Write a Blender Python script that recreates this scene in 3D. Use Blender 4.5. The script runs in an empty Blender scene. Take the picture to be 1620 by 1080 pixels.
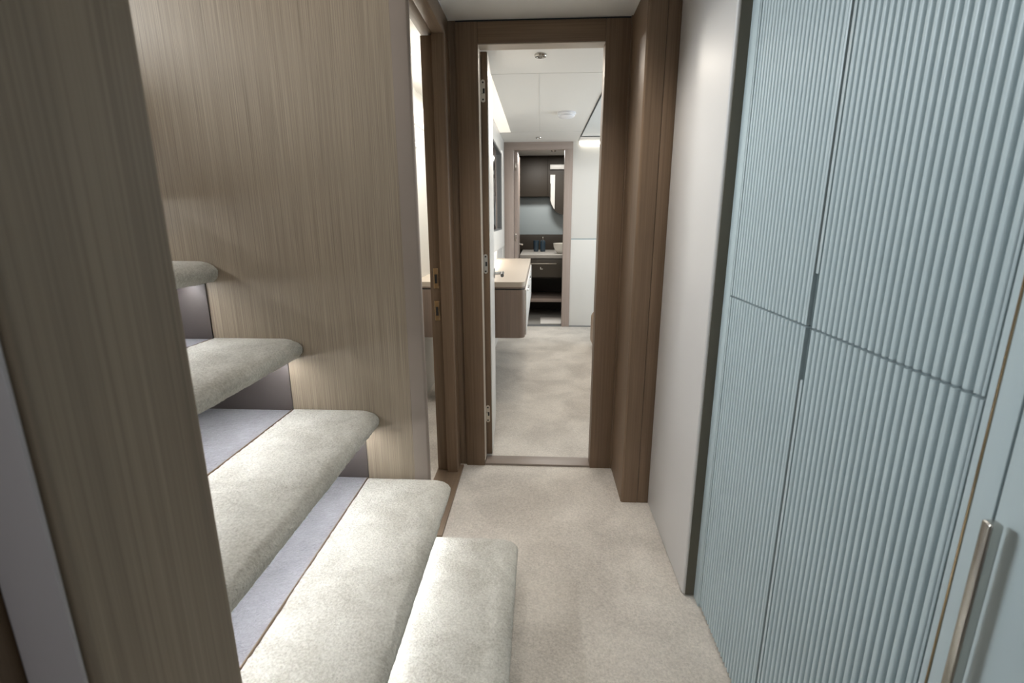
import bpy, bmesh, math, random
from mathutils import Vector, Matrix, noise

random.seed(4)
sc = bpy.context.scene
C = sc.collection
WL = {}                                   # world position of every object's origin

# ------------------------------------------------------------------ materials
def new_mat(name):
    m = bpy.data.materials.new(name); m.use_nodes = True
    nt = m.node_tree
    b = nt.nodes['Principled BSDF']
    return m, nt, b

def plain(name, col, rough=0.5, metal=0.0, spec=0.5, coat=0.0, bump=0.0, bscale=400):
    m, nt, b = new_mat(name)
    b.inputs['Base Color'].default_value = (*col, 1)
    b.inputs['Roughness'].default_value = rough
    b.inputs['Metallic'].default_value = metal
    b.inputs['Specular IOR Level'].default_value = spec
    b.inputs['Coat Weight'].default_value = coat
    n = nt.nodes.new('ShaderNodeTexNoise'); n.inputs['Scale'].default_value = bscale
    n.inputs['Detail'].default_value = 3
    tc = nt.nodes.new('ShaderNodeTexCoord'); nt.links.new(tc.outputs['Object'], n.inputs['Vector'])
    mr = nt.nodes.new('ShaderNodeMapRange')
    mr.inputs['To Min'].default_value = max(0.0, rough - 0.03); mr.inputs['To Max'].default_value = rough + 0.03
    nt.links.new(n.outputs['Fac'], mr.inputs['Value']); nt.links.new(mr.outputs['Result'], b.inputs['Roughness'])
    if bump:
        bp = nt.nodes.new('ShaderNodeBump'); bp.inputs['Strength'].default_value = bump
        bp.inputs['Distance'].default_value = 0.001
        nt.links.new(n.outputs['Fac'], bp.inputs['Height']); nt.links.new(bp.outputs['Normal'], b.inputs['Normal'])
    return m

def emit(name, col, strength):
    m, nt, b = new_mat(name)
    b.inputs['Base Color'].default_value = (*col, 1)
    b.inputs['Emission Color'].default_value = (*col, 1)
    b.inputs['Emission Strength'].default_value = strength
    return m

def wood(name, light, dark, axis='z', fine=220.0, along=3.0, rough=0.42, contrast=1.0, coarse=0.35):
    """straight grained veneer, grain running along one axis"""
    m, nt, b = new_mat(name)
    N = nt.nodes; L = nt.links
    tc = N.new('ShaderNodeTexCoord')
    def mapped(f, a):
        mp = N.new('ShaderNodeMapping')
        s = {'x': (a, f, f), 'y': (f, a, f), 'z': (f, f, a)}[axis]
        mp.inputs['Scale'].default_value = s
        L.new(tc.outputs['Object'], mp.inputs['Vector'])
        return mp
    n1 = N.new('ShaderNodeTexNoise'); n1.inputs['Scale'].default_value = 1; n1.inputs['Detail'].default_value = 3
    L.new(mapped(fine, along).outputs['Vector'], n1.inputs['Vector'])
    n2 = N.new('ShaderNodeTexNoise'); n2.inputs['Scale'].default_value = 1; n2.inputs['Detail'].default_value = 2
    L.new(mapped(fine * 0.16, along * 0.35).outputs['Vector'], n2.inputs['Vector'])
    n3 = N.new('ShaderNodeTexNoise'); n3.inputs['Scale'].default_value = 1; n3.inputs['Detail'].default_value = 1
    L.new(mapped(fine * 2.6, along * 2).outputs['Vector'], n3.inputs['Vector'])
    a1 = N.new('ShaderNodeMath'); a1.operation = 'MULTIPLY'; a1.inputs[1].default_value = coarse
    L.new(n2.outputs['Fac'], a1.inputs[0])
    a2 = N.new('ShaderNodeMath'); a2.operation = 'MULTIPLY_ADD'; a2.inputs[1].default_value = 0.85 - coarse
    L.new(n1.outputs['Fac'], a2.inputs[0]); L.new(a1.outputs[0], a2.inputs[2])
    a3 = N.new('ShaderNodeMath'); a3.operation = 'MULTIPLY_ADD'; a3.inputs[1].default_value = 0.15
    L.new(n3.outputs['Fac'], a3.inputs[0]); L.new(a2.outputs[0], a3.inputs[2])
    cr = N.new('ShaderNodeMapRange')
    h = 0.17 / contrast
    cr.inputs['From Min'].default_value = 0.5 - h; cr.inputs['From Max'].default_value = 0.5 + h
    L.new(a3.outputs[0], cr.inputs['Value'])
    mx = N.new('ShaderNodeMix'); mx.data_type = 'RGBA'
    mx.inputs[6].default_value = (*dark, 1); mx.inputs[7].default_value = (*light, 1)
    L.new(cr.outputs['Result'], mx.inputs[0]); L.new(mx.outputs[2], b.inputs['Base Color'])
    b.inputs['Roughness'].default_value = rough
    b.inputs['Specular IOR Level'].default_value = 0.4
    bp = N.new('ShaderNodeBump'); bp.inputs['Strength'].default_value = 0.25; bp.inputs['Distance'].default_value = 0.0006
    L.new(a3.outputs[0], bp.inputs['Height']); L.new(bp.outputs['Normal'], b.inputs['Normal'])
    return m

def carpet(name, light, dark, bump=0.8, fine=260, patch=7.0, pamt=0.5, pile=0.004):
    m, nt, b = new_mat(name)
    N = nt.nodes; L = nt.links
    tc = N.new('ShaderNodeTexCoord')
    n1 = N.new('ShaderNodeTexNoise'); n1.inputs['Scale'].default_value = fine; n1.inputs['Detail'].default_value = 4
    n1.inputs['Roughness'].default_value = 0.7
    n2 = N.new('ShaderNodeTexNoise'); n2.inputs['Scale'].default_value = patch; n2.inputs['Detail'].default_value = 5
    n2.inputs['Distortion'].default_value = 0.6
    n4 = N.new('ShaderNodeTexNoise'); n4.inputs['Scale'].default_value = fine * 0.3; n4.inputs['Detail'].default_value = 2
    for n in (n1, n2, n4): L.new(tc.outputs['Object'], n.inputs['Vector'])
    mr = N.new('ShaderNodeMapRange'); mr.inputs['From Min'].default_value = 0.35; mr.inputs['From Max'].default_value = 0.65
    L.new(n2.outputs['Fac'], mr.inputs['Value'])
    a = N.new('ShaderNodeMath'); a.operation = 'MULTIPLY'; a.inputs[1].default_value = pamt
    L.new(mr.outputs['Result'], a.inputs[0])
    c = N.new('ShaderNodeMath'); c.operation = 'MULTIPLY_ADD'; c.inputs[1].default_value = 1.6
    L.new(n1.outputs['Fac'], c.inputs[0]); L.new(a.outputs[0], c.inputs[2])
    r2 = N.new('ShaderNodeMapRange'); r2.inputs['From Min'].default_value = 0.45; r2.inputs['From Max'].default_value = 1.2 + pamt * 0.6
    L.new(c.outputs[0], r2.inputs['Value'])
    mx = N.new('ShaderNodeMix'); mx.data_type = 'RGBA'
    mx.inputs[6].default_value = (*dark, 1); mx.inputs[7].default_value = (*light, 1)
    L.new(r2.outputs['Result'], mx.inputs[0]); L.new(mx.outputs[2], b.inputs['Base Color'])
    b.inputs['Roughness'].default_value = 0.95
    b.inputs['Specular IOR Level'].default_value = 0.1
    b.inputs['Sheen Weight'].default_value = 0.35
    b.inputs['Sheen Roughness'].default_value = 0.5
    ad = N.new('ShaderNodeMath'); ad.operation = 'ADD'
    L.new(n1.outputs['Fac'], ad.inputs[0]); L.new(n4.outputs['Fac'], ad.inputs[1])
    bp = N.new('ShaderNodeBump'); bp.inputs['Strength'].default_value = bump; bp.inputs['Distance'].default_value = pile
    L.new(ad.outputs[0], bp.inputs['Height']); L.new(bp.outputs['Normal'], b.inputs['Normal'])
    return m

M = {}
M['carpet'] = carpet('beige pile carpet', (0.80, 0.74, 0.66), (0.36, 0.32, 0.275), bump=1.0, fine=150, patch=3.2, pamt=0.45, pile=0.006)
M['pad'] = carpet('cream step carpet', (0.82, 0.80, 0.73), (0.36, 0.335, 0.275), bump=1.0, fine=170, patch=9, pamt=0.3, pile=0.009)
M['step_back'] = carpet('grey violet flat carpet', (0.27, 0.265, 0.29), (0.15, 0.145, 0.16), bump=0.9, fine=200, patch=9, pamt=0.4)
M['veneer'] = wood('grey oak veneer', (0.365, 0.298, 0.222), (0.165, 0.130, 0.094), fine=430, along=3.0, contrast=0.85, coarse=0.22)
M['post'] = wood('smoked oak veneer', (0.330, 0.250, 0.178), (0.165, 0.122, 0.083), fine=170, along=1.6, contrast=0.9)
M['frame'] = wood('brown oak frame', (0.225, 0.150, 0.094), (0.125, 0.081, 0.049), fine=210, along=3, contrast=0.8, rough=0.5)
M['frame_x'] = wood('brown oak frame across', (0.225, 0.150, 0.094), (0.125, 0.081, 0.049), axis='x', fine=210, along=3, contrast=0.8)
M['frame_y'] = wood('brown oak frame lengthwise', (0.215, 0.150, 0.100), (0.130, 0.090, 0.058), axis='y', fine=210, along=3, contrast=0.8)
M['trim_mauve'] = plain('mauve grey lacquered edge', (0.25, 0.205, 0.175), 0.4)
M['far_frame'] = wood('pale taupe oak', (0.42, 0.345, 0.305), (0.32, 0.26, 0.225), fine=160, along=3, contrast=0.7)
M['far_frame_x'] = wood('pale taupe oak across', (0.42, 0.345, 0.305), (0.32, 0.26, 0.225), axis='x', fine=160, along=3, contrast=0.7)
M['desk'] = wood('taupe oak desk', (0.27, 0.205, 0.165), (0.18, 0.135, 0.105), fine=140, along=3, contrast=0.8)
M['desk_top'] = plain('cream beige desk top', (0.50, 0.43, 0.35), 0.35)
M['white'] = plain('warm white lacquer', (0.72, 0.71, 0.68), 0.35)
M['ceil'] = plain('white headliner', (0.74, 0.73, 0.70), 0.6)
M['seam'] = plain('ceiling seam', (0.66, 0.66, 0.63), 0.6)
M['wallp'] = plain('satin pearl lacquer', (0.455, 0.437, 0.418), 0.40, spec=0.5)
M['cab'] = plain('pale blue grey lacquer', (0.385, 0.455, 0.47), 0.38)
M['gap'] = plain('dark shadow joint', (0.02, 0.024, 0.026), 0.7)
M['pull'] = plain('slate grey pocket', (0.10, 0.125, 0.135), 0.5)
M['olive'] = plain('dark olive return', (0.10, 0.088, 0.062), 0.55)
M['lavender'] = plain('lavender edge with painted daylight', (0.47, 0.42, 0.42), 0.4)  # daylight on the post edge is put into this paler colour
M['chrome'] = plain('polished chrome', (0.75, 0.74, 0.72), 0.12, metal=1)
M['steel'] = plain('brushed steel', (0.50, 0.48, 0.44), 0.25, metal=1)
M['bronze'] = plain('polished bronze trim', (0.42, 0.31, 0.19), 0.16, metal=1)
M['nickel'] = plain('satin nickel', (0.62, 0.57, 0.50), 0.3, metal=1)
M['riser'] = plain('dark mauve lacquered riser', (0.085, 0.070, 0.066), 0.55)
M['glass_dark'] = plain('unlit lamp glass', (0.25, 0.24, 0.22), 0.25)
M['dark'] = plain('dark brown lacquer', (0.032, 0.024, 0.016), 0.55)
M['dark2'] = plain('dark brown drawer', (0.055, 0.044, 0.031), 0.35)
M['screen'] = plain('black glass', (0.018, 0.019, 0.022), 0.08, coat=0.3)
M['greyrec'] = plain('grey recess lining', (0.16, 0.165, 0.165), 0.5)
M['stone'] = plain('pale grey stone', (0.42, 0.40, 0.37), 0.3)
M['tile'] = plain('grey floor tile', (0.36, 0.35, 0.325), 0.35)
M['mirror_tone'] = plain('blue grey panel as mirror reflection', (0.40, 0.46, 0.48), 0.3, bscale=6)  # tone of a mirror reflection put into a flat panel colour
M['ceramic'] = plain('white ceramic', (0.78, 0.76, 0.70), 0.15)
M['towel'] = plain('white bath towelling', (0.74, 0.72, 0.68), 0.9, bump=0.6)
M['navy'] = plain('dark blue glass', (0.035, 0.06, 0.085), 0.12)
M['leather'] = plain('tan brown leather', (0.34, 0.235, 0.155), 0.5, bump=0.2)
M['linen'] = plain('white bed linen', (0.70, 0.68, 0.64), 0.9)
M['gloss'] = plain('glossy pale ceiling panel', (0.58, 0.62, 0.64), 0.1)
M['plastic'] = plain('white plastic', (0.78, 0.79, 0.82), 0.4)
M['black'] = plain('black rubber', (0.02, 0.02, 0.02), 0.5)
M['led_cool'] = emit('cool white led', (0.95, 0.97, 1.0), 66)
M['led_warm'] = emit('warm white led', (1.0, 0.93, 0.80), 6)
M['cove'] = emit('cove light diffuser', (1.0, 0.93, 0.82), 0.55)
M['bulb'] = emit('lamp lens', (1.0, 0.95, 0.86), 4)

# ------------------------------------------------------------------ builders
def finish(name, bm, mat, parent=None, smooth=None, loc=None):
    bmesh.ops.recalc_face_normals(bm, faces=bm.faces)
    xs = [v.co for v in bm.verts]
    mn = Vector((min(v.x for v in xs), min(v.y for v in xs), min(v.z for v in xs)))
    mxx = Vector((max(v.x for v in xs), max(v.y for v in xs), max(v.z for v in xs)))
    o0 = Vector(((mn.x + mxx.x) / 2, (mn.y + mxx.y) / 2, mn.z)) if loc is None else Vector(loc)
    bmesh.ops.translate(bm, verts=bm.verts, vec=-o0)
    me = bpy.data.meshes.new(name); bm.to_mesh(me); bm.free()
    me.materials.append(M[mat])
    if smooth is not None:
        for p in me.polygons: p.use_smooth = True
        me.set_sharp_from_angle(angle=math.radians(smooth))
    o = bpy.data.objects.new(name, me); C.objects.link(o)
    WL[o.name] = o0.copy()
    if parent is not None:
        o.parent = parent; o.location = o0 - WL[parent.name]
    else:
        o.location = o0
    return o

def bm_box(bm, x0, x1, y0, y1, z0, z1, bev=0.0, seg=2):
    r = bmesh.ops.create_cube(bm, size=1)
    vs = r['verts']
    for v in vs:
        v.co = Vector((x0 + (v.co.x + .5) * (x1 - x0), y0 + (v.co.y + .5) * (y1 - y0), z0 + (v.co.z + .5) * (z1 - z0)))
    if bev:
        es = list({e for v in vs for e in v.link_edges})
        bmesh.ops.bevel(bm, geom=es, offset=bev, segments=seg, profile=0.5, affect='EDGES')

def box(name, x0, x1, y0, y1, z0, z1, mat, parent=None, bev=0.0015, seg=2):
    bm = bmesh.new(); bm_box(bm, x0, x1, y0, y1, z0, z1, bev, seg)
    return finish(name, bm, mat, parent, smooth=40 if bev else None)

def boxes(name, lst, mat, parent=None, bev=0.0015):
    bm = bmesh.new()
    for b in lst: bm_box(bm, *b, bev=bev)
    return finish(name, bm, mat, parent, smooth=40 if bev else None)

def prism(name, pts, axis, a0, a1, mat, parent=None, smooth=40, bev=0.0):
    """polygon pts in the plane across axis, extruded from a0 to a1"""
    bm = bmesh.new()
    def put(p, a):
        return {'x': (a, p[0], p[1]), 'y': (p[0], a, p[1]), 'z': (p[0], p[1], a)}[axis]
    f = bm.faces.new([bm.verts.new(put(p, a0)) for p in pts])
    r = bmesh.ops.extrude_face_region(bm, geom=[f])
    d = {'x': (a1 - a0, 0, 0), 'y': (0, a1 - a0, 0), 'z': (0, 0, a1 - a0)}[axis]
    bmesh.ops.translate(bm, verts=[v for v in r['geom'] if isinstance(v, bmesh.types.BMVert)], vec=d)
    if bev:
        bmesh.ops.bevel(bm, geom=bm.edges[:], offset=bev, segments=2, profile=.5, affect='EDGES')
    return finish(name, bm, mat, parent, smooth=smooth)

def lathe(name, prof, cx, cy, mat, parent=None, seg=32, z=0.0, close=True, smooth=40):
    bm = bmesh.new(); rings = []
    for r, h in prof:
        if r < 1e-6: rings.append([bm.verts.new((cx, cy, z + h))])
        else: rings.append([bm.verts.new((cx + r * math.cos(2 * math.pi * k / seg), cy + r * math.sin(2 * math.pi * k / seg), z + h)) for k in range(seg)])
    for a, b in zip(rings, rings[1:]):
        for k in range(seg):
            k2 = (k + 1) % seg
            if len(a) == 1 and len(b) == 1: continue
            if len(a) == 1: bm.faces.new((a[0], b[k], b[k2]))
            elif len(b) == 1: bm.faces.new((a[k], a[k2], b[0]))
            else: bm.faces.new((a[k], a[k2], b[k2], b[k]))
    return finish(name, bm, mat, parent, smooth=smooth)

def bm_tube(bm, p0, p1, r, seg=16):
    p0 = Vector(p0); p1 = Vector(p1); d = p1 - p0
    q = Vector((0, 0, 1)).rotation_difference(d.normalized())
    r0 = []; r1 = []
    for k in range(seg):
        a = 2 * math.pi * k / seg
        o = q @ Vector((r * math.cos(a), r * math.sin(a), 0))
        r0.append(bm.verts.new(p0 + o)); r1.append(bm.verts.new(p1 + o))
    for k in range(seg): bm.faces.new((r0[k], r0[(k + 1) % seg], r1[(k + 1) % seg], r1[k]))
    bm.faces.new(r0[::-1]); bm.faces.new(r1)

def arc(cx, cy, r, a0, a1, n=8):
    return [(cx + r * math.cos(math.radians(a0 + (a1 - a0) * k / n)), cy + r * math.sin(math.radians(a0 + (a1 - a0) * k / n))) for k in range(n + 1)]

def empty(name, loc):
    o = bpy.data.objects.new(name, None); C.objects.link(o); o.location = loc
    o.empty_display_size = 0.05
    WL[o.name] = Vector(loc); return o

def tag(o, label, cat, group=None):
    o['label'] = label; o['category'] = cat
    if group: o['group'] = group
    return o

def struct(o):
    o['kind'] = 'structure'; return o

def thing(name, loc, label, cat, group=None):
    return tag(empty(name, loc), label, cat, group)

# ------------------------------------------------------------------ key planes (metres; eye at z = 1.2 over the corridor floor)
ZC = 1.986        # ceiling
XL = -0.386       # left corridor wall face
XC = 0.513        # wardrobe face
YD = 2.25         # middle door frame face
YF = 5.58         # far wall of the cabin
YW = 1.60         # stair side wall

# ------------------------------------------------------------------ floor and ceilings
bm = bmesh.new(); bm_box(bm, -1.6, 2.3, -1.3, YF + 0.02, -0.05, 0.0)
struct(finish('floor', bm, 'carpet'))
struct(box('floor', -0.75, 0.75, YF + 0.02, 7.6, -0.05, -0.002, 'tile', bev=0))
struct(box('ceiling', XL, 0.62, -1.3, YD, ZC, ZC + 0.05, 'ceil', bev=0))
struct(box('ceiling', -0.45, 0.385, YD, YF, ZC, ZC + 0.05, 'ceil', bev=0))
struct(box('ceiling', 0.391, 2.3, YD + 0.08, 5.235, ZC, ZC + 0.05, 'gloss', bev=0))
struct(box('ceiling', 0.391, 2.3, 5.245, YF, ZC, ZC + 0.05, 'ceil', bev=0))
struct(box('ceiling', -1.7, -0.45, YW + 0.06, YF, ZC, ZC + 0.05, 'ceil', bev=0))
struct(box('ceiling', -0.75, 0.75, YF + 0.08, 7.6, 2.02, 2.07, 'ceil', bev=0))
struct(boxes('trim_1', [(0.383, 0.393, YD + 0.08, 5.25, ZC - 0.004, ZC + 0.01), (0.393, 2.3, 5.233, 5.247, ZC - 0.004, ZC + 0.01)], 'gap', bev=0))
struct(boxes('trim_2', [(-0.018, -0.012, 3.04, 4.95, ZC - 0.0012, ZC + 0.002), (-0.40, 0.383, 3.037, 3.043, ZC - 0.0012, ZC + 0.002),
                        (-0.40, 0.383, 4.947, 4.953, ZC - 0.0012, ZC + 0.002)], 'seam', bev=0))

# ------------------------------------------------------------------ stair walls and the near post
struct(box('wall_stair', -2.8, -0.444, YW, YW + 0.06, 0.0, 3.2, 'veneer', bev=0))
struct(prism('trim_3', [(-0.443, YW + 0.016), (-0.443, YW - 0.002)] + arc(-0.397, YW + 0.006, 0.008, -90, 0) + [(-0.389, YW + 0.016)], 'z', 0.0, 1.91, 'trim_mauve'))
struct(box('wall_near', -2.8, -0.60, 0.36, 0.492, 0.0, 3.2, 'post', bev=0))
post = struct(prism('wall_left', [(-0.62, 0.492), (-0.62, 0.319), (-0.376 - 0.01, 0.319)] + arc(-0.386, 0.329, 0.010, -90, 0)[1:] + [(-0.376, 0.4915)], 'z', 0.0, 3.2, 'post'))
struct(box('trim_4', -0.43, -0.3795, 0.3145, 0.3185, 0.0, ZC, 'lavender', bev=0.001))
struct(box('door_4', -1.1, -0.434, 0.296, 0.318, 0.0, 1.92, 'frame', bev=0.001))
struct(box('wall_left', -0.95, -0.90, -1.3, 0.296, 0.0, ZC, 'veneer', bev=0))
struct(box('ceiling', -1.1, XL, -1.3, 0.319, ZC, ZC + 0.05, 'ceil', bev=0))
struct(box('wall_back', -1.1, 0.75, -1.36, -1.3, 0.0, ZC + 0.05, 'wallp', bev=0))
# corridor wall above the stair opening and above the ceiling, upper landing
struct(box('wall_upper', XL, XL + 0.05, 0.492, YW, ZC + 0.05, 3.2, 'veneer', bev=0))
struct(box('wall_upper', -2.86, -2.8, 0.36, YW + 0.06, 0.0, 1.8, 'veneer', bev=0))
struct(box('ceiling', -2.86, XL + 0.05, 0.36, YW + 0.06, 3.2, 3.25, 'ceil', bev=0))

# ------------------------------------------------------------------ staircase
stairs = thing('staircase', (-0.7, 1.05, 0.0), 'carpeted cream staircase with bullnose treads rising left against the grey oak wall', 'staircase')

def tread(xb, xn, z, y0, y1, th, r_far):
    """padded carpet tread: rounded nose at xn, level top, thick th"""
    r = th * 0.48
    sec = []
    step = 0.007
    n = max(2, int((xn - 2 * r - xb - 0.01) / step))
    sec += [(xb, z - th + 0.004), (xb, z - 0.012)] + arc(xb + 0.012, z - 0.012, 0.012, 180, 90, 3)[1:]
    for k in range(1, n): sec.append((xb + 0.012 + (xn - 2 * r - xb - 0.012) * k / n, z))
    sec += [(xn - 2.0 * r + 2.0 * r * math.cos(math.radians(a)), z - r + r * math.sin(math.radians(a))) for a in range(90, 0, -6)]
    sec += arc(xn - r, z - r, r, 0, -90, 8)
    nb = 6
    for k in range(1, nb): sec.append((xn - r - (xn - r - xb) * k / nb, z - th + 0.001))
    # inward normals of the section
    N = len(sec); nor = []
    for k in range(N):
        a = Vector((*sec[k - 1], 0)); b = Vector((*sec[(k + 1) % N], 0)); t = (b - a).normalized()
        nor.append(Vector((t.y, -t.x)))
    area = sum(sec[k][0] * sec[(k + 1) % N][1] - sec[(k + 1) % N][0] * sec[k][1] for k in range(N))
    sgn = 1 if area > 0 else -1
    bm = bmesh.new(); rings = []
    ys = [y0 + (y1 - r_far - y0) * k / int((y1 - r_far - y0) / 0.008) for k in range(int((y1 - r_far - y0) / 0.008) + 1)]
    ys += [y1 - r_far + r_far * math.sin(math.radians(a)) for a in (20, 40, 58, 72, 82, 90)]
    for y in ys:
        t = max(0.0, y - (y1 - r_far))
        ins = r_far - math.sqrt(max(0.0, r_far * r_far - t * t))
        ring = []
        for k in range(N):
            p = Vector((sec[k][0], sec[k][1])); nn = nor[k] * sgn
            w = Vector((p.x, y, p.y))
            d = 0.0016 * noise.noise(w * 95) + 0.0010 * noise.noise(w * 210) + 0.0016 * noise.noise(w * 22)
            if k < 2: d *= 0.4
            if (nor[k] * sgn).y > 0.97: d = 0.0
            q = p - nn * min(ins, th * 0.42) + nn * d
            ring.append(bm.verts.new((q.x, y, q.y)))
        rings.append(ring)
    for a, b in zip(rings, rings[1:]):
        for k in range(N): bm.faces.new((a[k], a[(k + 1) % N], b[(k + 1) % N], b[k]))
    bm.faces.new(rings[0]); bm.faces.new(rings[-1][::-1])
    return bm

TR = [  # back x, nose x, top z, far y, far rounding
    (-0.395, -0.064, 0.150, 1.480, 0.030),
    (-0.615, -0.310, 0.295, 1.598, 0.022),
    (-0.868, -0.557, 0.551, 1.599, 0.008),
    (-1.122, -0.807, 0.807, 1.599, 0.008),
    (-1.380, -1.066, 1.068, 1.599, 0.008),
    (-1.635, -1.320, 1.328, 1.599, 0.008),
    (-1.890, -1.575, 1.588, 1.599, 0.008)]
for i, (xb, xn, z, yf, rf) in enumerate(TR):
    t = finish('carpet_tread', tread(xb, xn, z, 0.494, yf, 0.074, rf), 'pad', stairs, smooth=60)
    # open recess behind the pad, under the next tread: flat carpet floor, dark riser at its back, dark cheek on the wall side
    if i == 0:
        box('plinth', -0.385, -0.13, 0.50, 1.45, 0.0, 0.074, 'frame_y', stairs, bev=0.001)
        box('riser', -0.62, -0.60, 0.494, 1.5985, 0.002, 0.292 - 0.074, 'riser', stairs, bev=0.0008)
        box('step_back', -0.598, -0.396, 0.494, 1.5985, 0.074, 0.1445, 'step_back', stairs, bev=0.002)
    elif i < len(TR) - 1:
        zn = TR[i + 1][2]
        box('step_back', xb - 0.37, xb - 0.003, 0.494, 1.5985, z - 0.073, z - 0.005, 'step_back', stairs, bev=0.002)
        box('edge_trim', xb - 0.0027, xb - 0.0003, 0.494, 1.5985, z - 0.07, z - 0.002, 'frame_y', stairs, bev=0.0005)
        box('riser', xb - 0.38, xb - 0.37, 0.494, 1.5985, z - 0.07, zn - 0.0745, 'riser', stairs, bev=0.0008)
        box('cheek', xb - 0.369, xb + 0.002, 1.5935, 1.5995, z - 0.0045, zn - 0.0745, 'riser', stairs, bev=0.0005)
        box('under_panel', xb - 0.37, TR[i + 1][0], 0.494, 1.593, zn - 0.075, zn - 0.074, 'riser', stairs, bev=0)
    # slim light profile under the nosing
    if i > 0:
        lx = xn - (0.085 if i == 1 else 0.057 if i < 4 else 0.10)
        ls = box('light_strip', lx - 0.006, lx + 0.006, 0.52, min(yf, 1.59) - 0.02, z - 0.0758, z - 0.0735, 'led_cool', t, bev=0)
        ls['label'] = 'slim white light strip'

# upper landing
struct(box('floor', -2.8, -1.62, 0.494, YW, 1.76, 1.84, 'carpet', bev=0))

# ------------------------------------------------------------------ left doorway (door_2)
d2 = struct(empty('door_2', (-0.436, 1.88, 0.0)))
prism('frame', [(-0.436, 2.249), (-0.436, 2.155), (-0.393, 2.155)] + arc(-0.394, 2.163, 0.008, -90, 0)[1:] + [(XL, 2.249)], 'z', 0.012, 1.908, 'frame', d2)
fb = box('frame', -0.486, -0.4365, 2.176, 2.249, 0.012, 1.908, 'frame', d2)
boxes('frame', [(-0.434, XL, YW - 0.001, 2.249, 1.909, ZC), (-0.486, -0.4365, YW + 0.06, 2.249, 1.914, ZC)], 'frame_y', d2)
box('threshold', -0.49, -0.368, YW + 0.062, 2.235, 0.0, 0.012, 'frame_y', d2)
for z in (0.945, 0.80):
    s = box('strike_plate', -0.4715, -0.4475, 2.1730, 2.1762, z - 0.045, z + 0.045, 'bronze', d2, bev=0.0012)
    s['label'] = 'brass coloured latch plate'
    box('slot', -0.465, -0.454, 2.1720, 2.1732, z - 0.022, z + 0.018, 'black', s, bev=0)
struct(box('wall_left', -0.47, -0.3565, 2.2495 + 0.012, YD + 0.08, 0, ZC, 'frame', bev=0))

# ------------------------------------------------------------------ middle door (door_1)
d1 = struct(empty('door_1', (-0.005, YD, 0.0)))
box('frame', -0.356, -0.265, YD, YD + 0.08, 0.0, 1.978, 'frame', d1, bev=0.002)
box('frame', 0.256, 0.355, YD, YD + 0.08, 0.0, 1.978, 'frame', d1, bev=0.002)
box('frame', -0.2645, 0.2555, YD + 0.0005, YD + 0.08, 1.897, 1.978, 'frame_x', d1, bev=0.002)
box('frame', -0.356, 0.355, YD + 0.01, YD + 0.08, 1.9782, ZC, 'gap', d1, bev=0)
boxes('seal', [(-0.2648, -0.2634, YD + 0.004, YD + 0.075, 0.02, 1.897), (-0.2634, 0.2555, YD + 0.004, YD + 0.075, 1.8935, 1.8968)], 'desk_top', d1, bev=0)
box('threshold', -0.264, 0.2555, YD + 0.006, YD + 0.09, 0.0, 0.011, 'trim_mauve', d1)
bm = bmesh.new(); bm_box(bm, -0.275, -0.2365, YD + 0.083, YD + 0.60, 0.022, 1.893, 0.0015)
leaf = finish('door_leaf', bm, 'frame', d1, smooth=40, loc=(-0.256, YD + 0.083, 0.022))
leaf.rotation_euler.z = math.radians(3.2)
lf = box('leaf_face', -0.2364, -0.2325, YD + 0.085, YD + 0.599, 0.024, 1.891, 'white', leaf, bev=0.001)
lf['label'] = 'pale lacquered inner face'
for z in (1.738, 0.995, 0.244):
    bm = bmesh.new()
    pts = arc(0, 0.036, 0.0095, 0, 180, 8) + arc(0, -0.036, 0.0095, 180, 360, 8)
    y1 = YD + 0.0835
    f = bm.faces.new([bm.verts.new((-0.2545 + p[0], y1, z + p[1])) for p in pts])
    r = bmesh.ops.extrude_face_region(bm, geom=[f])
    bmesh.ops.translate(bm, verts=[v for v in r['geom'] if isinstance(v, bmesh.types.BMVert)], vec=(0, -0.003, 0))
    bm_box(bm, -0.2695, -0.2555, y1 - 0.010, y1 - 0.001, z - 0.009, z + 0.009, 0.001)
    h = finish('hinge', bm, 'nickel', leaf, smooth=40); h['label'] = 'nickel concealed hinge'
    bm = bmesh.new()
    bm_box(bm, -0.2595, -0.247, y1 - 0.0042, y1 - 0.0032, z - 0.010, z + 0.010)
    for dz in (-0.034, 0.034): bm_tube(bm, (-0.2545, y1 - 0.0032, z + dz), (-0.2545, y1 - 0.0042, z + dz), 0.004)
    # the dark knuckle gap and screws sit in the plate's face
    finish('hinge_recess', bm, 'black', leaf)
bm = bmesh.new()
yl = YD + 0.53; zl = 0.905
bm_box(bm, -0.2324, -0.2255, yl - 0.026, yl + 0.026, zl - 0.026, zl + 0.026, 0.002)
bm_tube(bm, (-0.229, yl, zl), (-0.182, yl, zl), 0.010)
bm_tube(bm, (-0.184, yl + 0.008, zl), (-0.184, yl - 0.125, zl), 0.0095)
finish('lever_handle', bm, 'chrome', leaf, smooth=40)['label'] = 'chrome lever handle'

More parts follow.
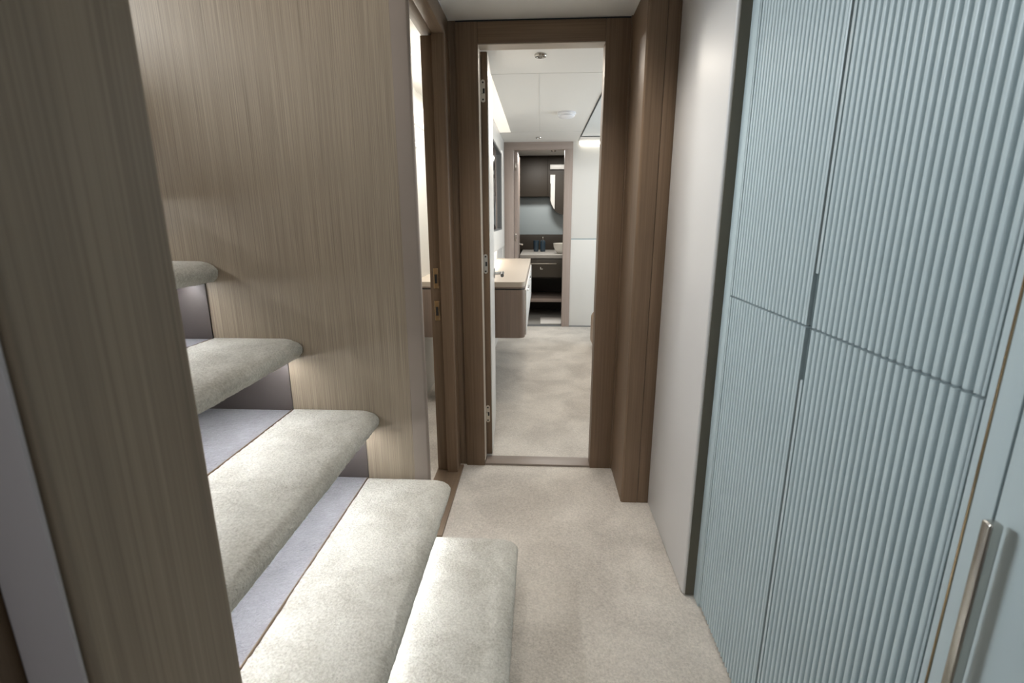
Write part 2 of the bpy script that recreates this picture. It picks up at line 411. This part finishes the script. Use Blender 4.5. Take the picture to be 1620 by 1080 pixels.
# ------------------------------------------------------------------ right pilaster and right wall
struct(prism('trim_5', [(0.4305, 2.249), (0.362, 2.249)] + arc(0.372, 1.960, 0.010, 180, 270) + [(0.4305, 1.950)], 'z', 0.0, ZC, 'frame'))
struct(box('trim_6', 0.4325, 0.478, 1.9505, 2.249, 0.0, ZC, 'frame', bev=0.001))
struct(box('wall_right', 0.4305, 0.4325, 1.956, 2.249, 0.0, ZC, 'gap', bev=0))
wr = struct(prism('wall_right', [(0.60, 1.949), (0.478, 1.949)] + arc(0.486, 1.416, 0.008, 180, 270) + [(0.60, 1.408)], 'z', 0.004, ZC, 'wallp'))
struct(box('trim_7', 0.4865, 0.60, 1.4045, 1.4078, 0.004, ZC, 'olive', bev=0))
struct(box('wall_right', 0.595, 0.66, -1.3, 2.33, 0.0, ZC, 'wallp', bev=0))

# ------------------------------------------------------------------ fluted wardrobe
wd = thing('wardrobe', (0.555, 0.98, 0.0), 'pale blue grey wardrobe with four fluted doors along the right wall', 'wardrobe')
YA0, YA1 = 0.9655, 1.3555        # far pair of doors
YB0, YB1 = 0.5690, 0.9565        # near pair of doors
ZS = 0.997
box('carcass', XC + 0.019, 0.594, 0.5580, 1.404, 0.0, ZC, 'gap', wd, bev=0)
boxes('finger_pull', [(XC + 0.010, XC + 0.0188, 0.9495, 0.9652, 0.893, ZS - 0.0015), (XC + 0.010, XC + 0.0188, 0.9495, 0.9652, ZS + 0.0015, 1.0995)], 'pull', wd, bev=0)
box('side_frame', XC, XC + 0.0185, 1.3580, 1.404, 0.0, ZC, 'cab', wd, bev=0.0015)
box('side_frame', XC, XC + 0.0185, 0.5560, 0.5655, 0.0, ZC, 'cab', wd, bev=0.0012)

PER = 0.01643; DEP = 0.0105
def flute_x(u):
    """depth of the reeded surface at phase u (0..1): broad soft ridge, narrow valley"""
    d = abs(u - 0.5) * 2
    if d < 0.42: return DEP * 0.05 * (d / 0.42) ** 2
    return DEP * (0.05 + 0.95 * 0.5 * (1 - math.cos(math.pi * (d - 0.42) / 0.58)))
def fluted(name, y0, y1, z0, z1, flat_lo, flat_hi, notch=None):
    """door with vertical reeds; notch = (y limit, z limit, 'top'/'bottom') cut at its far (large y) edge"""
    ys = []
    ya, yb = y0 + flat_lo, y1 - flat_hi
    n = max(1, round((yb - ya) / PER)); S = 20
    ys.append((y0, 0.0012)); ys.append((y0 + 0.0015, 0.0)); ys.append((ya, 0.0))
    for k in range(n * S + 1):
        u = (k / S) % 1.0
        ys.append((ya + (yb - ya) * k / (n * S), flute_x(u)))
    ys.append((yb, 0.0)); ys.append((y1 - 0.0015, 0.0)); ys.append((y1, 0.0012))
    bm = bmesh.new()
    def strip(prof, za, zb):
        front = [(XC + d, y) for y, d in prof]
        loop = front + [(XC + 0.018, prof[-1][0]), (XC + 0.018, prof[0][0])]
        lo = [bm.verts.new((p[0], p[1], za)) for p in loop]; hi = [bm.verts.new((p[0], p[1], zb)) for p in loop]
        for k in range(len(loop)):
            k2 = (k + 1) % len(loop)
            bm.faces.new((lo[k], lo[k2], hi[k2], hi[k]))
        bm.faces.new(lo[::-1]); bm.faces.new(hi)
    if notch:
        yn, zn, side = notch
        short = [p for p in ys if p[0] < yn - 0.0005] + [(yn, 0.001)]
        if side == 'bottom': strip(ys, zn, z1); strip(short, z0, zn)
        else: strip(ys, z0, zn); strip(short, zn, z1)
    else:
        strip(ys, z0, z1)
    return finish(name, bm, 'cab', wd, smooth=50)
fluted('door', YA0, YA1, ZS + 0.0022, 1.975, 0.004, 0.010)
fluted('door', YA0, YA1, 0.018, ZS - 0.0022, 0.004, 0.010)
dub = fluted('door', YB0, YB1, ZS + 0.0022, 1.975, 0.003, 0.0095, (YB1 - 0.0075, 1.100, 'bottom'))
dlb = fluted('door', YB0, YB1, 0.018, ZS - 0.0022, 0.003, 0.0095, (YB1 - 0.0075, 0.892, 'top'))
for d, z0, z1 in ((dub, 1.102, 1.973), (dlb, 0.022, 0.890)):
    e = box('edge_strip', XC + 0.003, XC + 0.0175, YB1 + 0.0002, YB1 + 0.0014, z0, z1, 'chrome', d, bev=0.0004)
    e['label'] = 'bright metal edge band'

# ------------------------------------------------------------------ plain tall cupboard with bar handle
tc = thing('tall_cupboard', (0.56, 0.2, 0.0), 'plain pale blue grey cupboard with a steel bar handle beside the fluted wardrobe', 'cupboard')
box('body', XC + 0.019, 0.594, -0.45, 0.5525, 0.0, ZC, 'pull', tc, bev=0)
box('metal_trim', XC - 0.001, XC + 0.02, 0.5530, 0.5555, 0.0, ZC, 'bronze', tc, bev=0.0006)['label'] = 'polished bronze trim strip'
box('side_frame', XC, XC + 0.0185, 0.5245, 0.5525, 0.0, ZC, 'cab', tc, bev=0.0012)
dr = box('door', XC, XC + 0.0185, -0.02, 0.5215, 0.015, 1.975, 'cab', tc, bev=0.0015)
box('door', XC, XC + 0.0185, -0.45, -0.023, 0.015, 1.975, 'cab', tc, bev=0.0015)
bm = bmesh.new()
bm_box(bm, 0.486, 0.5005, 0.4950, 0.5085, 0.42, 0.880, 0.003, 3)
for z in (0.46, 0.64): bm_box(bm, 0.500, XC + 0.0005, 0.4965, 0.5070, z - 0.006, z + 0.006, 0.001)
finish('bar_handle', bm, 'steel', dr, smooth=40)['label'] = 'brushed steel bar handle'
struct(box('wall_right', XC, 0.594, -1.3, -0.455, 0, ZC, 'wallp', bev=0))

# ------------------------------------------------------------------ far cabin shell
struct(box('wall_front', 0.3555, 2.3, YD + 0.0, YD + 0.08, 0.0, ZC, 'frame', bev=0))
struct(box('wall_partition', -0.47, -0.42, YD + 0.08, YF, 0.0, ZC, 'white', bev=0))
struct(boxes('wall_far', [(0.337, 2.3, YF, YF + 0.06, 0.0, 0.976), (0.337, 2.3, YF, YF + 0.06, 0.990, ZC)], 'white', bev=0.001))
struct(box('wall_far', -1.7, -0.394, YF, YF + 0.06, 0.0, ZC, 'white', bev=0))
struct(box('wall_far', 0.337, 2.3, YF + 0.005, YF + 0.05, 0.974, 0.992, 'cab', bev=0))
struct(box('wall_cabin', 2.3, 2.36, YD, YF + 0.06, 0.0, ZC, 'white', bev=0))
struct(box('baseboard_far', 0.337, 2.3, YF - 0.004, YF + 0.001, 0.0, 0.012, 'greyrec', bev=0))

# bathroom doorway
d3 = struct(empty('door_3', (-0.02, YF, 0.0)))
jl = box('frame', -0.393, -0.291, YF - 0.012, YF + 0.08, 0.0, 1.91, 'far_frame', d3, bev=0.002)
box('frame', 0.250, 0.336, YF - 0.012, YF + 0.08, 0.0, 1.91, 'far_frame', d3, bev=0.002)
box('frame', -0.393, 0.336, YF - 0.012, YF + 0.08, 1.9105, ZC, 'far_frame_x', d3, bev=0.002)
box('threshold', -0.291, 0.25, YF - 0.006, YF + 0.07, 0.0, 0.008, 'greyrec', d3, bev=0.001)
bl = box('door_leaf', -0.291, -0.253, YF + 0.084, YF + 0.66, 0.012, 1.905, 'far_frame', d3, bev=0.0015)
for z in (1.75, 1.0):
    box('hinge', -0.285, -0.270, YF + 0.079, YF + 0.0835, z - 0.04, z + 0.04, 'steel', bl, bev=0.001)
bm = bmesh.new()
bm_tube(bm, (-0.253, 6.14, 0.90), (-0.21, 6.14, 0.90), 0.009)
bm_tube(bm, (-0.214, 6.145, 0.90), (-0.214, 6.03, 0.90), 0.009)
finish('lever_handle', bm, 'chrome', bl, smooth=40)['label'] = 'chrome lever handle'

# media panel on the partition wall
mp = thing('media_panel', (-0.405, 4.8, 0.92), 'white wall panel framing a black screen above the desk', 'wall panel')
y0, y1, z0, z1 = 4.16, 5.50, 0.920, ZC - 0.002
a0, a1, b0, b1 = 4.22, 5.21, 1.094, 1.832
boxes('panel', [(-0.419, -0.390, y0, y1, z0, b0), (-0.419, -0.390, y0, y1, b1, z1), (-0.419, -0.390, y0, a0, b0, b1), (-0.419, -0.390, a1, y1, b0, b1)], 'white', mp, bev=0)
boxes('recess_lining', [(-0.418, -0.395, a0, a0 + .01, b0, b1), (-0.418, -0.395, a1 - .01, a1, b0, b1), (-0.418, -0.395, a0, a1, b0, b0 + .01), (-0.418, -0.395, a0, a1, b1 - .01, b1)], 'greyrec', mp, bev=0)
box('screen', -0.4185, -0.408, a0 + .011, a1 - .011, b0 + .011, b1 - .011, 'screen', mp, bev=0.001)['label'] = 'black glass screen'

# ------------------------------------------------------------------ floating desks
def desk(x0, x1, ya, yb, label, grp):
    d = thing('floating_desk', ((x0 + x1) / 2, (ya + yb) / 2, 0.468), label, 'desk', grp)
    r = 0.045
    def outline(o):
        return [(x0, yb - o), (x0, ya + o)] + arc(x1 - r, ya + r, r - o, -90, 0, 10) + [(x1 - o, yb - o)]
    prism('desk_top', outline(0), 'z', 0.792, 0.822, 'desk_top', d, bev=0.0)
    prism('top_edge', outline(0.0), 'z', 0.782, 0.7915, 'desk', d)
    prism('shadow_gap', outline(0.008), 'z', 0.774, 0.7815, 'gap', d)
    prism('cabinet', outline(0.0), 'z', 0.468, 0.7735, 'desk', d)
    n = 3; L = (yb - ya - 0.1) / n
    for k in range(n):
        f = box('drawer', x1 - 0.001, x1 + 0.008, ya + 0.07 + k * L, ya + 0.07 + (k + 1) * L - 0.006, 0.475, 0.765, 'white', d, bev=0.001)
        box('handle', x1 + 0.008, x1 + 0.018, ya + 0.07 + (k + .3) * L, ya + 0.07 + (k + .7) * L, 0.735, 0.743, 'chrome', f, bev=0.001)
    return d
desk(-0.419, -0.092, 3.04, 4.93, 'taupe oak floating desk with rounded corner seen through the open middle door', 'floating desks')
desk(-0.787, -0.49, 3.04, 3.56, 'taupe oak desk glimpsed in the narrow gap of the left doorway', 'floating desks')

# left cabin
struct(box('wall_cabin', -0.85, -0.788, YW + 0.06, YF, 0.0, ZC, 'white', bev=0))
struct(box('trim_8', -0.789, -0.784, YW + 0.06, YF, 1.775, 1.785, 'seam', bev=0))
wl = thing('wall_lamp', (-0.775, 3.25, 1.63), 'tiny lit lamp on the white wall inside the left doorway', 'lamp')
bm = bmesh.new(); bm_tube(bm, (-0.7875, 3.25, 1.65), (-0.772, 3.25, 1.65), 0.02); finish('housing', bm, 'plastic', wl, smooth=40)
bm = bmesh.new(); bm_tube(bm, (-0.772, 3.25, 1.65), (-0.768, 3.25, 1.65), 0.014); finish('lens', bm, 'bulb', wl, smooth=40)

# ------------------------------------------------------------------ ceiling fittings
def downlight(x, y, z, r, label):
    d = thing('downlight', (x, y, z - 0.012), label, 'ceiling light', 'small recessed downlights')
    lathe('ring', [(r, 0.012), (r, 0.003), (r * .92, 0), (r * .7, 0.0), (r * .62, 0.006), (r * .62, 0.0119)], x, y, 'steel', d, z=z - 0.012)
    lathe('lens', [(0, 0.006), (r * .6, 0.006), (r * .6, 0.010), (0, 0.010)], x, y, 'glass_dark', d, z=z - 0.012)
    return d
downlight(-0.008, 2.71, ZC, 0.030, 'bronze ringed downlight on the cabin ceiling nearest the middle door')
downlight(-0.024, 5.26, ZC, 0.030, 'small downlight on the cabin ceiling close above the far bathroom door')
downlight(0.153, 5.98 + 0.55, 2.02, 0.030, 'small downlight on the ceiling inside the far bathroom')
sd = thing('smoke_detector', (0.19, 4.10, ZC - 0.04), 'round white smoke detector on the cabin ceiling', 'smoke detector')
lathe('base', [(0, 0.04), (0.072, 0.04), (0.072, 0.026), (0.066, 0.022), (0, 0.022)], 0.19, 4.10, 'plastic', sd, z=ZC - 0.04)
lathe('dome', [(0.064, 0.0219), (0.062, 0.010), (0.050, 0.002), (0.0, 0.0)], 0.19, 4.10, 'plastic', sd, z=ZC - 0.04)
tag(box('cove_light', -0.388, -0.286, 2.96, 4.94, ZC - 0.003, ZC - 0.0002, 'cove', bev=0.0006), 'long glowing cream light strip along left edge of the cabin ceiling', 'strip light')
tag(box('led_strip', 0.405, 1.9, YF - 0.02, YF - 0.001, ZC - 0.030, ZC - 0.008, 'led_warm', bev=0.001), 'bright strip light at the top of the white far wall', 'strip light')

# ------------------------------------------------------------------ bed
bd = thing('bed', (1.15, 3.9, 0.0), 'tan leather bed corner peeking past the right door frame', 'bed')
box('bed_base', 0.488, 1.95, 3.0, 4.72, 0.02, 0.36, 'leather', bd, bev=0.07, seg=6)
box('mattress', 0.60, 1.90, 3.05, 4.62, 0.36, 0.50, 'linen', bd, bev=0.05, seg=4)

# ------------------------------------------------------------------ bathroom
struct(box('wall_bath', -0.75, -0.70, YF + 0.08, 7.6, 0, 2.02, 'dark', bev=0))
struct(box('wall_bath', 0.70, 0.75, YF + 0.08, 7.6, 0, 2.02, 'dark', bev=0))
struct(box('wall_bath', -0.70, 0.70, 7.18, 7.26, 0, 2.02, 'dark', bev=0))
tag(box('reflection_panel', -0.70, 0.70, 7.165, 7.179, 0.985, 1.488, 'mirror_tone', bev=0.001), 'pale blue grey panel as mirror reflection above the bathroom counter', 'wall panel')  # flat panel stands in for the pale part of a mirror reflection
wc = thing('reflection_cabinet', (-0.15, 7.09, 1.488), 'dark brown cabinet shape built for a mirror reflection above the bathroom counter', 'cabinet')  # dark part of the mirror reflection, built as a cabinet
box('body', -0.70, 0.70, 7.03, 7.178, 1.489, 2.018, 'dark', wc, bev=0.001)
box('door', -0.68, 0.088, 7.012, 7.029, 1.495, 1.985, 'dark', wc, bev=0.002)
box('door', 0.092, 0.69, 7.012, 7.029, 1.495, 1.985, 'dark', wc, bev=0.002)
# mirror reflection built as a round edged dark panel with pale inset
cp = thing('mirror_panel', (0.22, 7.0, 1.28), 'dark round bottomed panel with pale inset standing for part of the bathroom mirror reflection', 'panel')
pts = [(0.122, 1.80), (0.122, 1.47)] + [(0.128, 1.42), (0.145, 1.375), (0.175, 1.325), (0.215, 1.285), (0.27, 1.26), (0.34, 1.25)] + [(0.60, 1.26), (0.60, 1.80)]
prism('panel', pts, 'y', 6.98, 7.01, 'dark', cp)
box('header', 0.122, 0.60, 6.975, 7.011, 1.84, 1.90, 'white', cp, bev=0.002)
prism('pale_inset', [(0.126, 1.77), (0.126, 1.66), (0.134, 1.66), (0.134, 1.44), (0.148, 1.392), (0.178, 1.335), (0.190, 1.325), (0.190, 1.77)], 'y', 6.972, 6.9795, 'white', cp)

vu = thing('vanity_unit', (0.1, 6.6, 0.0), 'dark brown bathroom vanity with pale stone counter beyond the far doorway', 'vanity')
box('counter_top', -0.245, 0.65, 6.08, 7.16, 0.735, 0.775, 'stone', vu, bev=0.002)
box('backsplash', -0.69, 0.69, 7.150, 7.164, 0.776, 0.984, 'dark', vu, bev=0.001)
boxes('carcass', [(-0.235, -0.215, 6.11, 6.75, 0.19, 0.734), (0.60, 0.62, 6.11, 6.75, 0.19, 0.734), (-0.215, 0.60, 6.70, 6.75, 0.0, 0.734), (-0.215, 0.60, 6.13, 6.70, 0.49, 0.505)], 'dark', vu, bev=0)
dw = box('drawer', -0.213, 0.598, 6.10, 6.125, 0.508, 0.728, 'dark2', vu, bev=0.0015)
box('handle', -0.118, 0.200, 6.085, 6.0995, 0.664, 0.674, 'nickel', dw, bev=0.001)
bm = bmesh.new(); bm_box(bm, 0.004, 0.012, 6.085, 6.0995, 0.600, 0.628, 0.001); bm_box(bm, 0.012, 0.034, 6.085, 6.0995, 0.600, 0.609, 0.001)
finish('latch', bm, 'ceramic', dw)['label'] = 'small white latch'
box('shelf', -0.214, 0.599, 6.11, 6.69, 0.195, 0.238, 'far_frame_x', vu, bev=0.002)

lathe_prof = [(0.0, 0.0), (0.085, 0.0), (0.115, 0.035), (0.137, 0.085), (0.142, 0.125), (0.136, 0.126), (0.128, 0.085), (0.105, 0.04), (0.075, 0.02), (0.0, 0.018)]
wb = tag(lathe('wash_basin', lathe_prof, 0.305, 6.36, 'ceramic', None, z=0.7755, seg=48), 'white ceramic bowl basin on the bathroom counter', 'basin')
tag(lathe('tumbler', [(0, 0), (0.030, 0), (0.033, 0.02), (0.040, 0.145), (0.037, 0.146), (0.030, 0.02), (0, 0.015)], -0.055, 6.72, 'navy', None, z=0.7755), 'dark blue glass tumbler left of the soap bottle', 'tumbler')
sp = thing('soap_dispenser', (0.035, 6.72, 0.7755), 'dark blue pump soap bottle between the tumbler and the bowl basin', 'soap dispenser')
lathe('bottle', [(0, 0), (0.032, 0), (0.035, 0.01), (0.036, 0.12), (0.030, 0.14), (0.014, 0.15), (0, 0.15)], 0.035, 6.72, 'navy', sp, z=0.7755)
bm = bmesh.new(); bm_tube(bm, (0.035, 6.72, 0.9255), (0.035, 6.72, 0.966), 0.008); bm_tube(bm, (0.035, 6.727, 0.964), (0.035, 6.66, 0.958), 0.007)
finish('pump', bm, 'chrome', sp, smooth=40)
mt = tag(box('bath_mat', 0.010, 0.50, 5.70, 6.06, -0.001, 0.012, 'towel', bev=0.005, seg=3), 'white folded bath mat on the grey bathroom floor', 'bath mat')

# ------------------------------------------------------------------ lights
def area(name, loc, target, sx, sy, power, col):
    l = bpy.data.lights.new(name, 'AREA'); l.shape = 'RECTANGLE'; l.size = sx; l.size_y = sy
    l.energy = power; l.color = col
    o = bpy.data.objects.new(name, l); C.objects.link(o); o.location = loc
    d = Vector(target) - Vector(loc)
    o.rotation_euler = d.to_track_quat('-Z', 'Y').to_euler()
    return o
DAY = (0.80, 0.91, 1.0); WARM = (1.0, 0.90, 0.78); NEU = (1.0, 0.96, 0.90)
cd = area('companionway_daylight', (-2.65, 1.15, 2.35), (-0.5, 1.15, 0.55), 0.7, 0.7, 42, (0.88, 0.95, 1.0)); cd.data.spread = math.radians(100)
area('stair_fill', (-0.80, 0.92, 3.15), (-0.62, 0.92, 0.0), 0.3, 0.3, 11, (1.0, 0.98, 0.93))  # added fill from above the steps, no fitting there
cl = area('corridor_lamp', (0.10, 1.65, ZC - 0.01), (0.10, 1.5, 0), 0.25, 0.6, 6.5, NEU); cl.data.spread = math.radians(110)
area('corridor_lamp', (0.1, -0.5, ZC - 0.01), (0.1, -0.5, 0), 0.4, 0.9, 1.5, NEU)
area('back_daylight', (-0.45, -1.2, 1.15), (0.15, 1.0, 0.8), 0.8, 1.1, 4, DAY)
area('cabin_lamp', (0.0, 2.75, ZC - 0.02), (0.0, 2.75, 0), 0.1, 0.1, 4.0, WARM)
area('cabin_lamp', (0.3, 4.0, ZC - 0.06), (0.3, 4.0, 0), 0.8, 2.0, 20, NEU)
area('cabin_window', (2.2, 4.0, 1.2), (0.0, 4.0, 1.0), 1.6, 0.9, 34, DAY)
area('desk_lamp_strip', (-0.405, 4.3, 0.912), (-0.405, 4.3, 0), 0.02, 1.1, 1.6, WARM)
area('left_cabin_lamp', (-0.60, 2.75, ZC - 0.02), (-0.60, 2.75, 0), 0.15, 0.8, 12, NEU)
area('left_cabin_lamp', (-0.62, 4.2, ZC - 0.02), (-0.62, 4.2, 0), 0.2, 1.0, 12, NEU)
area('bath_lamp', (0.1, 6.35, 2.0), (0.1, 6.35, 0), 0.3, 0.3, 16, NEU)

w = bpy.data.worlds.new('world'); sc.world = w; w.use_nodes = True
w.node_tree.nodes['Background'].inputs['Color'].default_value = (0.75, 0.87, 1.0, 1)
w.node_tree.nodes['Background'].inputs['Strength'].default_value = 0.6

# ------------------------------------------------------------------ camera
cam = bpy.data.cameras.new('camera'); co = bpy.data.objects.new('camera', cam); C.objects.link(co)
cam.sensor_width = 36.0; cam.sensor_fit = 'HORIZONTAL'; cam.lens = 783.0 / 1620.0 * 36.0
fpx = 783.0
yv = Vector((45.0, 194.0, -fpx)).normalized()
t = (10.0 * yv.x + fpx * -yv.z) / yv.y
down = Vector((10.0, -t, -fpx)).normalized(); zv = -down; xv = yv.cross(zv)
R = Matrix((xv, yv, zv)).to_4x4()
co.matrix_world = Matrix.Translation((0, 0, 1.2)) @ R
cam.clip_start = 0.02; cam.clip_end = 100
cam.dof.use_dof = True; cam.dof.focus_distance = 2.4; cam.dof.aperture_fstop = 5.6
sc.camera = co
sc.view_settings.view_transform = 'Standard'; sc.view_settings.look = 'None'
sc.view_settings.gamma = 1.0; sc.view_settings.exposure = 0.0
sc.view_settings.use_curve_mapping = False
